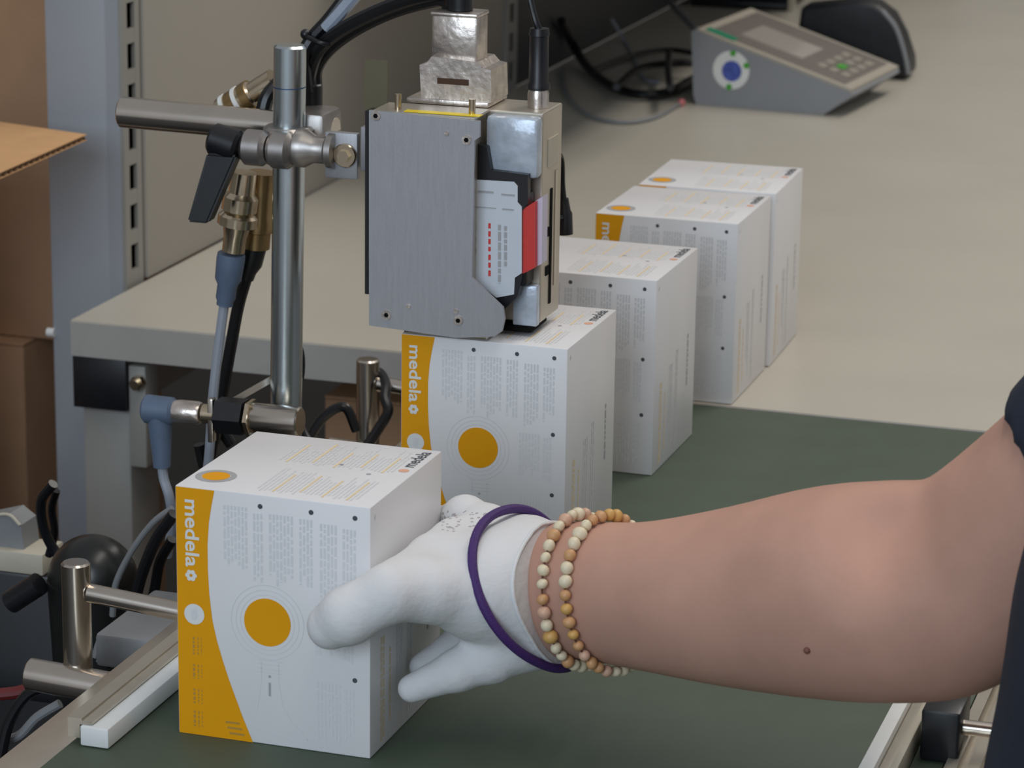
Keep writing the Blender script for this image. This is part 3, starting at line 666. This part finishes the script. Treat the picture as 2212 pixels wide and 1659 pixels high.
CB = [([(115, 1045), (90, 1080), (92, 1130), (112, 1180), (150, 1230)], .34, .0036, m_cable, 'black cable coiled beside the black motor hood'),
      ([(122, 1060), (112, 1100), (118, 1150), (105, 1200)], .36, .0028, m_cable, 'second black cable against the grey leg'),
      ([(372, 1098), (330, 1130), (285, 1190), (250, 1262), (243, 1330)], .26, .0022, m_grey, 'thin grey cable arching left of the front box'),
      ([(376, 1110), (340, 1160), (310, 1230), (290, 1300), (270, 1360)], .25, .0040, m_cable, 'thick black cable arching left of the front box'),
      ([(372, 1165), (345, 1215), (330, 1290), (300, 1350)], .27, .0036, m_cable, 'black cable dropping close beside the front box'),
      ([(205, 1420), (225, 1372), (275, 1352), (325, 1362)], .17, .0026, m_grey, 'grey cable loop under the front cross rod, outermost'),
      ([(215, 1432), (240, 1396), (280, 1380), (320, 1390)], .165, .0026, m_greycable, 'pale grey cable loop under the front cross rod'),
      ([(230, 1440), (255, 1420), (290, 1410), (315, 1415)], .16, .0022, m_cable, 'black cable loop under the front cross rod, innermost'),
      ([(0, 1640), (20, 1560), (60, 1500), (110, 1480), (150, 1470)], .10, .0036, m_cable, 'black cable curling in the lower left corner'),
      ([(-10, 1600), (40, 1590), (80, 1550), (130, 1520)], .11, .0030, m_grey, 'dull grey cable in the lower left corner'),
      ([(0, 1500), (40, 1495), (85, 1480)], .14, .0040, mat('dark_red_hose', (95, 25, 25), .5), 'dark red hose at the lower left edge'),
      ([(430, 960), (445, 1010), (470, 930), (500, 960)], .38, .0040, m_cable, 'black cable behind the barrel sensor'),
      ([(660, 960), (700, 900), (745, 880), (770, 930)], .48, .0036, m_cable, 'black cable in the shade left of the rear post')]
for pts, Y, r, mm, lab in CB:
    o = MB().tube([P(a, b, Y+.003*i) for i, (a, b) in enumerate(pts)], r).build('cable', mm); tag(o, lab, 'cable')
o = MB().box(P(300, 1420, .15)+Vector((-.03, 0, -.01)), P(300, 1420, .15)+Vector((.02, .09, .012)), .003).build('junction_box', m_grey); tag(o, 'small grey junction box under the front cross rod', 'box')
o = MB().box((-.30, .12, -.9), (-.07, .36, -.17), .004).build('black_cabinet', m_black); tag(o, 'black control cabinet low at the left below the cables', 'cabinet')

# ------------------------------------------------------------------ scale indicator on the bench
so = Vector((-.127, 1.963, .0004)); sx = Vector((.168, -.0177, 0)); SL = sx.length; yaw_s = math.atan2(sx.y, sx.x)
t = thing('scale_display', 'grey wedge shaped weighing scale terminal with round sticker', 'scale', so, yaw_s)
DP = .19
wd = [(0.004, .010), (.008, 0), (SL-.005, 0), (SL+.030, .026), (SL+.028, .030), (.006, .087), (-.001, .086)]
w0 = MB(); w0.prism(wd, (0, 0, 0), (1, 0, 0), (0, 0, 1), (0, DP, 0)); w0.build('housing', m_scale, t, False)
p0 = Vector((.006, 0, .0872)); p1 = Vector((SL+.028, 0, .0302)); dv = (p1-p0); nl = Vector((-dv.z, 0, dv.x)).normalized(); ud = dv.normalized(); LT = dv.length
rim = MB(); rim.prism([(0, 0), (LT, 0), (LT, DP), (0, DP)], p0, ud, (0, 1, 0), nl*.003); rim.build('rim', m_scaletop, t, False)
kp = MB(); kp.prism([(.012, .010), (LT-.012, .010), (LT-.012, DP-.010), (.012, DP-.010)], p0+nl*.003, ud, (0, 1, 0), nl*.0006); kp.build('keypad', m_keypad, t, False)
lc = MB(); lc.prism([(.040, .045), (.120, .045), (.120, .125), (.040, .125)], p0+nl*.0037, ud, (0, 1, 0), nl*.0008); lc.build('display', m_lcd, t, False)
lc = MB(); lc.prism([(.008, .006), (.045, .006), (.045, .022), (.008, .022)], p0+nl*.0036, ud, (0, 1, 0), nl*.0006); lc.build('teal_label', m_teal, t, False)
for i in range(4):
    for j in range(3):
        a, b = .140+.015*j, .040+.030*i
        kb = MB(); kb.prism([(a, b), (a+.010, b), (a+.010, b+.020), (a, b+.020)], p0+nl*.0037, ud, (0, 1, 0), nl*.0012)
        kb.build('key', m_green if (i, j) == (1, 1) else mat('key_grey', (150, 144, 132), .5), t, False)
st = MB(); st.cyl((.050, -.0004, .044), (.050, 0, .044), .0225, n=40); sk = st.build('sticker', m_white, t, False, 'round white sticker with blue globe')
st = MB(); st.cyl((.051, -.0007, .043), (.051, -.0005, .043), .0122, n=30); st.build('sticker_emblem', m_blue, sk, False)
for a in (85, 20, 265):
    st = MB()
    c = Vector((.050+.0200*math.cos(math.radians(a)), -.0006, .044+.0200*math.sin(math.radians(a)))); st.cyl(c, c+Vector((0, .0001, 0)), .0038, n=10)
    st.build('sticker_leaf', m_green, sk, False)
def W2(px, py, z=.006):
    v = Vector(at(px, py, 2, z))
    if v.x < -.343: v = Vector(at(px, py, 0, -.343))
    return v
# cables behind
SC = [([(1212, 45), (1235, 90), (1265, 140), (1310, 180), (1370, 203), (1440, 200), (1500, 170)], .008, .0058, m_cable, 'thick black cable sweeping along the bench to the scale'),
      ([(1216, 150), (1222, 200), (1265, 245), (1335, 264), (1410, 255), (1468, 225)], .003, .0022, m_grey, 'thin grey cable bowing in front of the scale'),
      ([(1282, 152), (1340, 128), (1400, 112), (1450, 108), (1506, 116)], .010, .0034, m_cable, 'slim black cable topmost left of the scale'),
      ([(1332, 188), (1362, 160), (1392, 145), (1440, 138), (1504, 136)], .020, .0046, m_cable, 'black cable ending in a plug left of the scale'),
      ([(1446, 110), (1443, 150), (1448, 190)], .031, .0042, m_cable, 'short black cable crossing the others left of the scale'),
      ([(1320, 40), (1350, 90), (1372, 130), (1390, 170), (1425, 178)], .0022, .0020, m_greycable, 'pale thin cable curling beside the black cables'),
      ([(1432, -12), (1470, 30), (1500, 62), (1515, 82)], .060, .0042, m_grey, 'grey cable coming down to the scale corner')]
for pts, z, r, mm, lab in SC:
    o = MB().tube([W2(a, b, z) for a, b in pts], r).build('cable', mm); tag(o, lab, 'cable')
o = MB().sphere(W2(1472, 222, .004), .0045).build('red_cap', mat('pale_red', (200, 110, 110), .5)); tag(o, 'tiny pale red cap at the foot of the scale', 'cap')
# dark things behind the scale
t = thing('barcode_scanner', 'black curved scanner housing behind the scale display', 'scanner', W2(1925, 178, .0)); L2 = t.location
prof = [(1920, 190), (1952, 182), (1966, 160), (1964, 130), (1948, 80), (1925, 35), (1890, 8), (1850, 2), (1730, 14), (1715, 120), (1800, 190)]
Yb = L2.y+.02
mb = MB(); mb.prism([(P(a, b, Yb).x-L2.x, max(P(a, b, Yb).z, .001)) for a, b in prof], (0, .02, 0), (1, 0, 0), (0, 0, 1), (0, .05, 0)); ob = mb.build('scanner_shell', m_black, t)
bv = ob.modifiers.new('b', 'BEVEL'); bv.width = .006; bv.segments = 3
mb = MB(); mb.tube([P(a, b, Yb-.004)-L2 for a, b in ((1905, 22), (1935, 60), (1955, 120), (1962, 160))], .003); mb.build('scanner_trim', m_grey, t)
t = thing('black_tray', 'black open tray at the top behind the scale', 'tray', W2(1590, 60, 0.0)+Vector((0, .18, 0))); L2 = t.location
yt = L2.y
a, b = P(1490, 62, yt), P(1702, -90, yt)
MB().box((a.x-L2.x, 0, .0005), (b.x-L2.x, .12, .012), .002).build('tray_base', m_black, t)
MB().box((a.x-L2.x, .10, .0125), (b.x-L2.x, .12, .10), .002).build('tray_back', m_black, t)
MB().box((a.x-L2.x, 0, .0125), (a.x-L2.x+.01, .0995, .06), .002).build('tray_side', m_black, t)
o = MB().box(P(1702, 30, yt)*1.0, P(1718, -60, yt)+Vector((0, .01, 0))).build('light_strip_post', m_beige); tag(o, 'narrow pale post at the top edge behind the scale', 'post')
t = thing('wooden_crate', 'brownish slatted crate at the top edge behind the scale', 'crate', W2(1800, 20, 0)+Vector((.02, .30, 0))); L2 = t.location
for k in range(4): MB().box((-.10, 0, .002+.022*k), (.09, .012, .020+.022*k)).build('slat', mat('grey_brown_wood', (105, 92, 76), .7, noise=.15, nscale=30), t, False)
MB().box((-.10, .0125, .002), (-.085, .15, .09)).build('side_board', m_brown, t, False)
MB().box((.075, .0125, .002), (.09, .15, .09)).build('side_board', m_brown, t, False)

# ------------------------------------------------------------------ person: implicit surfaces
def smin(a, b, k):
    h = np.clip(.5+.5*(b-a)/k, 0, 1); return b*(1-h)+a*h-k*h*(1-h)
def cone(p, a, b, r1, r2):
    a, b = np.asarray(a), np.asarray(b); ab = b-a
    t = np.clip(((p-a)@ab)/(ab@ab), 0, 1)
    return np.linalg.norm(p-(a+t[..., None]*ab), axis=-1)-(r1+(r2-r1)*t)
def surface_nets(fn, lo, hi, h):
    lo = np.asarray(lo, float); n = np.ceil((np.asarray(hi)-lo)/h).astype(int)+1
    gx, gy, gz = [lo[i]+h*np.arange(n[i]) for i in range(3)]
    G = np.stack(np.meshgrid(gx, gy, gz, indexing='ij'), -1)
    F = np.empty(n)
    for i in range(0, n[0], 16): F[i:i+16] = fn(G[i:i+16])
    cells = n-1
    acc = np.zeros(tuple(cells)+(3,)); cnt = np.zeros(tuple(cells))
    for ax in range(3):
        sl0 = [slice(None)]*3; sl1 = [slice(None)]*3; sl0[ax] = slice(0, -1); sl1[ax] = slice(1, None)
        f0, f1 = F[tuple(sl0)], F[tuple(sl1)]
        cr = (f0 < 0) != (f1 < 0); t = np.where(cr, f0/np.where(cr, f0-f1, 1), 0)
        o1, o2 = [a for a in range(3) if a != ax]
        for d1 in (0, 1):
            for d2 in (0, 1):
                s = [slice(None)]*3; s[o1] = slice(d1, d1+cells[o1]); s[o2] = slice(d2, d2+cells[o2])
                c = cr[tuple(s)]; tt = t[tuple(s)]
                cnt += c; acc[..., ax] += c*tt; acc[..., o1] += c*d1; acc[..., o2] += c*d2
    act = cnt > 0; idx = -np.ones(tuple(cells), int); idx[act] = np.arange(act.sum())
    I = np.argwhere(act); V = lo+h*(I+acc[act]/cnt[act][:, None])
    faces = []
    for ax in range(3):
        o1, o2 = (ax+1) % 3, (ax+2) % 3
        sl0 = [slice(None)]*3; sl1 = [slice(None)]*3; sl0[ax] = slice(0, -1); sl1[ax] = slice(1, None)
        f0, f1 = F[tuple(sl0)], F[tuple(sl1)]; cr = (f0 < 0) != (f1 < 0)
        for q_ in np.argwhere(cr):
            if q_[o1] == 0 or q_[o2] == 0 or q_[o1] >= cells[o1] or q_[o2] >= cells[o2]: continue
            ids = []
            for d1, d2 in ((1, 1), (0, 1), (0, 0), (1, 0)):
                c = q_.copy(); c[o1] -= d1; c[o2] -= d2; ids.append(int(idx[tuple(c)]))
            if min(ids) < 0: continue
            faces.append(ids if F[tuple(q_)] < 0 else ids[::-1])
    return V, faces
def smesh(name, V, Fc, m_, parent, label=None, smooth_iter=2):
    me = bpy.data.meshes.new(name); me.from_pydata(V.tolist(), [], Fc); me.materials.append(m_)
    bm = bmesh.new(); bm.from_mesh(me)
    for _ in range(smooth_iter): bmesh.ops.smooth_vert(bm, verts=bm.verts, factor=.5, use_axis_x=True, use_axis_y=True, use_axis_z=True)
    bmesh.ops.recalc_face_normals(bm, faces=bm.faces); bm.to_mesh(me); bm.free(); me.shade_smooth()
    return link(name, me, parent, label)
PX = lambda r, d: r*d/FPX
ARM = [(1120, 1275, 120, 1.640), (1190, 1280, 142, 1.625), (1260, 1274, 145, 1.608), (1400, 1288, 158, 1.583), (1600, 1290, 194, 1.552), (1800, 1280, 229, 1.525), (1960, 1277, 236, 1.506), (2060, 1268, 226, 1.500), (2200, 1165, 218, 1.478), (2420, 970, 220, 1.440), (2640, 780, 225, 1.42)]
AC = [(cpt(x, y, d), PX(r, d)) for x, y, r, d in ARM]
def dense(ch, n=4):
    ext = [ch[0]]+ch+[ch[-1]]; out = []
    for i in range(1, len(ext)-2):
        for k in range(n):
            t = k/n; v = []
            for j in (0, 1):
                p0, p1, p2, p3 = [np.asarray(ext[i+o_][j], float) for o_ in (-1, 0, 1, 2)]
                v.append(.5*((2*p1)+(p2-p0)*t+(2*p0-5*p1+4*p2-p3)*t*t+(3*p1-p0-3*p2+p3)*t**3))
            out.append((v[0], float(v[1])))
    return out+[ch[-1]]
AD = dense(AC); FOLD = []
def f_arm(p):
    d = None
    for (a, ra), (b, rb) in zip(AD, AD[1:]):
        c = cone(p, a, b, ra, rb); d = c if d is None else smin(d, c, .003)
    for a, b in FOLD:                                       # hollow of the inner elbow
        h = -cone(p, a, b, .028, .026); d = -smin(-d, -h, .014)
    return d
per = thing('person', 'person in a navy shirt reaching in with a white gloved hand', 'person', (.70, -.09, -.9)); PL = np.array(per.location)
def march(fn, o, d, lo_, hi_):
    ts = np.linspace(lo_, hi_, 400); f = fn(o+ts[:, None]*d); k = np.argmax(f > 0); return o+d*ts[k]
_f = []
for (x, y) in ((1880, 1075), (1835, 1250)):
    o_ = cpt(x, y, 1.51); d_ = (CAM-o_)/np.linalg.norm(CAM-o_); _f.append(march(f_arm, o_, d_, 0, .12)+d_*.0235)
FOLD.append(tuple(_f))
lo = np.min([a-r for a, r in AC], 0)-.01; hi = np.max([a+r for a, r in AC], 0)+.01
m_skin = mat('skin', (188, 146, 128), .62, noise=.10, nscale=18, bump=.12, bscale=220, sss=.12, spec=.3)
V, Fc = surface_nets(f_arm, lo, hi, .004)
smesh('body', V-PL, Fc, m_skin, per, 'bare forearm and upper arm', 4)
# mole
mo = cpt(1743, 1405, 1.53); dcam = (CAM-mo); dcam /= np.linalg.norm(dcam)
sp = march(f_arm, mo, dcam, 0, .12)
MB().sphere(Vector(sp-PL), .0018, 10, 8, (1, 1, 1)).build('mole', mat('mole_brown', (120, 76, 66), .6), per)

# glove
BOXC = (np.array([.0993, -.0506]), -.0129)
def f_box(p):
    c, s = math.cos(BOXC[1]), math.sin(BOXC[1]); x, y = p[..., 0]-BOXC[0][0], p[..., 1]-BOXC[0][1]
    lx, ly = c*x+s*y, -s*x+c*y
    qx = np.abs(lx-BW/2)-BW/2; qy = np.abs(ly-BD/2)-BD/2; qz = np.abs(p[..., 2]-BH/2)-BH/2
    return np.maximum(np.maximum(qx, qy), qz)
C_ = cpt
GP = [ # chains of (px,py,depth,r)
  ([(1200, 1284, 1.622, .0355), (1120, 1272, 1.628, .0370), (1050, 1255, 1.628, .0270), (1010, 1240, 1.628, .0220)], .010),     # wrist-palm
  ([(1110, 1285, 1.605, .0300), (1020, 1285, 1.588, .0210), (930, 1277, 1.572, .0165), (840, 1282, 1.558, .0148), (752, 1330, 1.560, .0150), (714, 1352, 1.566, .0125)], .010),  # thumb
  ([(1130, 1270, 1.612, .0340), (1060, 1262, 1.604, .0290), (1000, 1250, 1.602, .0230)], .016),     # heel of the hand
  ([(1040, 1185, 1.640, .0190), (985, 1180, 1.634, .0150), (930, 1210, 1.606, .0130), (870, 1255, 1.575, .0130)], .012),   # web between thumb and index
  ([(1110, 1215, 1.640, .0270), (1050, 1160, 1.655, .0180), (1005, 1121, 1.668, .0128), (958, 1135, 1.705, .0105), (890, 1160, 1.722, .0095)], .010),   # index, round the back
  ([(1080, 1250, 1.645, .0240), (1000, 1180, 1.678, .0130), (950, 1205, 1.712, .0105), (880, 1235, 1.728, .0095)], .008),        # middle
  ([(1100, 1340, 1.630, .0270), (1030, 1365, 1.640, .0140), (975, 1405, 1.638, .0095), (915, 1440, 1.634, .0080)], .006),         # ring
  ([(1130, 1360, 1.612, .0260), (1060, 1415, 1.606, .0150), (990, 1447, 1.603, .0112), (890, 1487, 1.607, .0078)], .006),         # little
]
CH = [([(C_(x, y, d), r) for x, y, d, r in ch], k) for ch, k in GP]
def plane3(a, b, c):
    n = np.cross(b-a, c-a); n /= np.linalg.norm(n); return n
cuffc = C_(1212, 1280, 1.618); cn = plane3(C_(1205, 1134, 1.620), C_(1226, 1425, 1.616), C_(1122, 1222, 1.580))
if cn@(C_(1500, 1290, 1.57)-cuffc) < 0: cn = -cn
cutp = C_(1205, 1134, 1.620)
def f_glove0(p):
    d = None
    for ch, k in CH:
        e = None
        for (a, ra), (b, rb) in zip(ch, ch[1:]):
            c = cone(p, a, b, ra, rb); e = c if e is None else smin(e, c, .004)
        d = e if d is None else smin(d, e, k)
    # cuff tube
    d = smin(d, cone(p, C_(1150, 1280, 1.630), C_(1290, 1284, 1.602), .0362, .0364), .004)
    return d
def f_glove(p):
    d = f_glove0(p)
    d = np.maximum(d, -(f_box(p)-.0006))
    cut = (p-cutp)@cn
    d = np.maximum(d, cut)
    return d
lo = np.min([a-r for ch, k in CH for a, r in ch], 0)-.012; hi = np.max([a+r for ch, k in CH for a, r in ch], 0)+.015
V, Fc = surface_nets(f_glove, lo, hi, .00165)
glove = smesh('glove', V-PL, Fc, m_glove, per, 'white knitted work glove gripping the box', 2)
# rolled hem of the glove, purple band and bead strands follow the wrist in tilted planes
def loop(fn, ctr, n, k=96, off=0.0, rmax=.075, smooth=0):
    u = np.cross(n, [0, 0, 1.0]); u /= np.linalg.norm(u); v = np.cross(n, u); out = []
    for i in range(k):
        a = 2*math.pi*i/k; d = math.cos(a)*u+math.sin(a)*v
        ts = np.linspace(0, rmax, 300); f = fn(ctr+ts[:, None]*d); j = np.argmax(f > 0); out.append(ts[j]+off)
    out = np.array(out)
    if smooth:                                              # taut band: bridges the hollows
        F_ = np.fft.rfft(out); F_[smooth+1:] = 0; sm_ = np.fft.irfft(F_, k); out = np.maximum(sm_, out); F_ = np.fft.rfft(out); F_[5:] = 0; out = np.fft.irfft(F_, k)+.0004
    A_ = 2*math.pi*np.arange(k)/k
    return [ctr+r_*(math.cos(a)*u+math.sin(a)*v) for r_, a in zip(out, A_)]
hem = loop(f_glove0, cuffc+cn*((cutp-cuffc)@cn), cn, off=-.0004)
MB().tube([Vector(x-PL) for x in hem], .0011, 8, True).build('glove_hem', m_glove, glove)
bc = C_(1183, 1287, 1.622); bn = plane3(C_(1150, 1138, 1.632), C_(1222, 1436, 1.612), C_(1046, 1225, 1.578))
bpath = loop(f_glove0, bc, bn, off=.0012, smooth=2)
mb = MB(); mb.tube([Vector(x-PL) for x in bpath], .0026, 10, True); mb.build('elastic_band', m_purple, glove, label='purple elastic wristband')
# printed specks on the back of the glove
gme = glove.data; gv = np.array([v.co for v in gme.vertices])+PL; gn = np.array([v.normal for v in gme.vertices])
q_ = (gv-CAM); dep = q_@FW; sxp = 1106+FPX*(q_@RT)/dep; syp = 829.5-FPX*(q_@UP)/dep
sel = np.where((gn@FW < -.15) & (sxp > 940) & (sxp < 1060) & (syp > 1100+np.abs(sxp-1010)*.12) & (syp < 1150-np.abs(sxp-1000)*.05))[0]
rs = np.random.RandomState(3); mb = MB()
if len(sel):
    for i in rs.choice(sel, min(70, len(sel)), False):
        r = rs.uniform(.0005, .0011); c = Vector(gv[i]-PL); n_ = Vector(gn[i]); mb.cyl(c-n_*.0004, c+n_*.00018, r, n=6)
    mb.build('grip_print', mat('speckle_print', (172, 164, 164), .7), glove, False)

# bracelets
woods = [mat('bead_cream', (222, 208, 178), .45, noise=.12, nscale=300), mat('bead_tan', (198, 150, 104), .45, noise=.15, nscale=300), mat('bead_ochre', (205, 160, 92), .45, noise=.15, nscale=300), mat('bead_rose', (205, 165, 140), .45, noise=.12, nscale=300)]
sph = []
for wm in woods:
    mb = MB(); mb.sphere((0, 0, 0), 1, 12, 8); sph.append(mb.mesh('bead', wm))
def bracelet(label, top_, bot_, near_, nb, r, seed):
    rr = random.Random(seed)
    a, b, c = C_(*top_), C_(*bot_), C_(*near_); n = plane3(a, b, c); ctr = (a+b)/2
    ax_, bx2 = AC[2][0], AC[3][0]
    k = 240; pp = loop(f_arm, ctr, n, k, off=r*.92)
    # arc length
    L_ = [0]
    for i in range(k): L_.append(L_[-1]+np.linalg.norm(pp[(i+1) % k]-pp[i]))
    t = thing('bead_bracelet', label, 'bracelet', Vector(ctr)); T = np.array(t.location)
    mb = MB(); mb.tube([Vector(x-T) for x in pp[::4]], .0007, 6, True); mb.build('cord', mat('bead_cord', (96, 60, 44), .8), t)
    tot = L_[-1]; nb = int(tot/(2*r*.98))
    for i in range(nb):
        s = (i+.5)/nb*tot; j = int(np.searchsorted(L_, s))-1; p = pp[j % k]
        kk = rr.choices((0, 1, 2, 3), (4, 4, 3, 2))[0]
        o = link('bead', sph[kk], t); o.location = Vector(p-T); q2 = r*rr.uniform(.82, 1.08); o.scale = (q2*rr.uniform(.85, 1.1), q2, q2)
        o.rotation_euler = (rr.random()*3, rr.random()*3, 0)
    return t
bracelet('cream wooden bead bracelet next to the glove cuff', (1246, 1128, 1.608), (1258, 1430, 1.606), (1166, 1270, 1.572), 28, .0037, 4)
bracelet('tan wooden bead bracelet on the forearm side, above the cream one', (1312, 1124, 1.598), (1322, 1440, 1.592), (1212, 1265, 1.562), 30, .0036, 9)

# shirt: sleeve and torso
SH = [cpt(2335, 1045, 1.452), cpt(2560, 850, 1.425), np.array([.74, -.07, .36])]
tors = [np.array([.705, -.10, -.42]), np.array([.6985, -.10, .05]), np.array([.7075, -.10, .14]), np.array([.722, -.09, .20]), np.array([.775, -.08, .42])]
sn = SH[1]-SH[0]; sn /= np.linalg.norm(sn)
def f_shirt(p):
    sl = smin(cone(p, SH[0]-sn*.05, SH[1], .0535, .060), cone(p, SH[1], SH[2], .060, .075), .02)
    sl = np.maximum(sl, -((p-SH[0])@sn))
    d = cone(p, tors[0], tors[1], .157, .157)
    for i_, (r0_, r1_) in enumerate(((.157, .157), (.157, .153), (.153, .135))): d = smin(d, cone(p, tors[i_+1], tors[i_+2], r0_, r1_), .004)
    d = np.maximum(d, -(p[..., 2]+.40))
    return smin(sl, d, .02)
V, Fc = surface_nets(f_shirt, (.50, -.30, -.42), (.97, .12, .60), .007)
smesh('shirt', V-PL, Fc, m_navy, per, 'navy short sleeved shirt', 2)
def f_leg(p):
    d = cone(p, np.array([.715, -.19, -.42]), np.array([.72, -.19, -.86]), .085, .055)
    d = np.minimum(d, cone(p, np.array([.715, -.01, -.42]), np.array([.72, -.01, -.86]), .085, .055))
    d = smin(d, cone(p, np.array([.712, -.10, -.37]), np.array([.712, -.10, -.46]), .150, .12), .03)
    return np.maximum(d, -(p[..., 2]+.898))
V, Fc = surface_nets(f_leg, (.52, -.32, -.91), (.90, .12, -.24), .012)
smesh('trousers', V-PL, Fc, mat('dark_trousers', (30, 32, 38), .85), per)
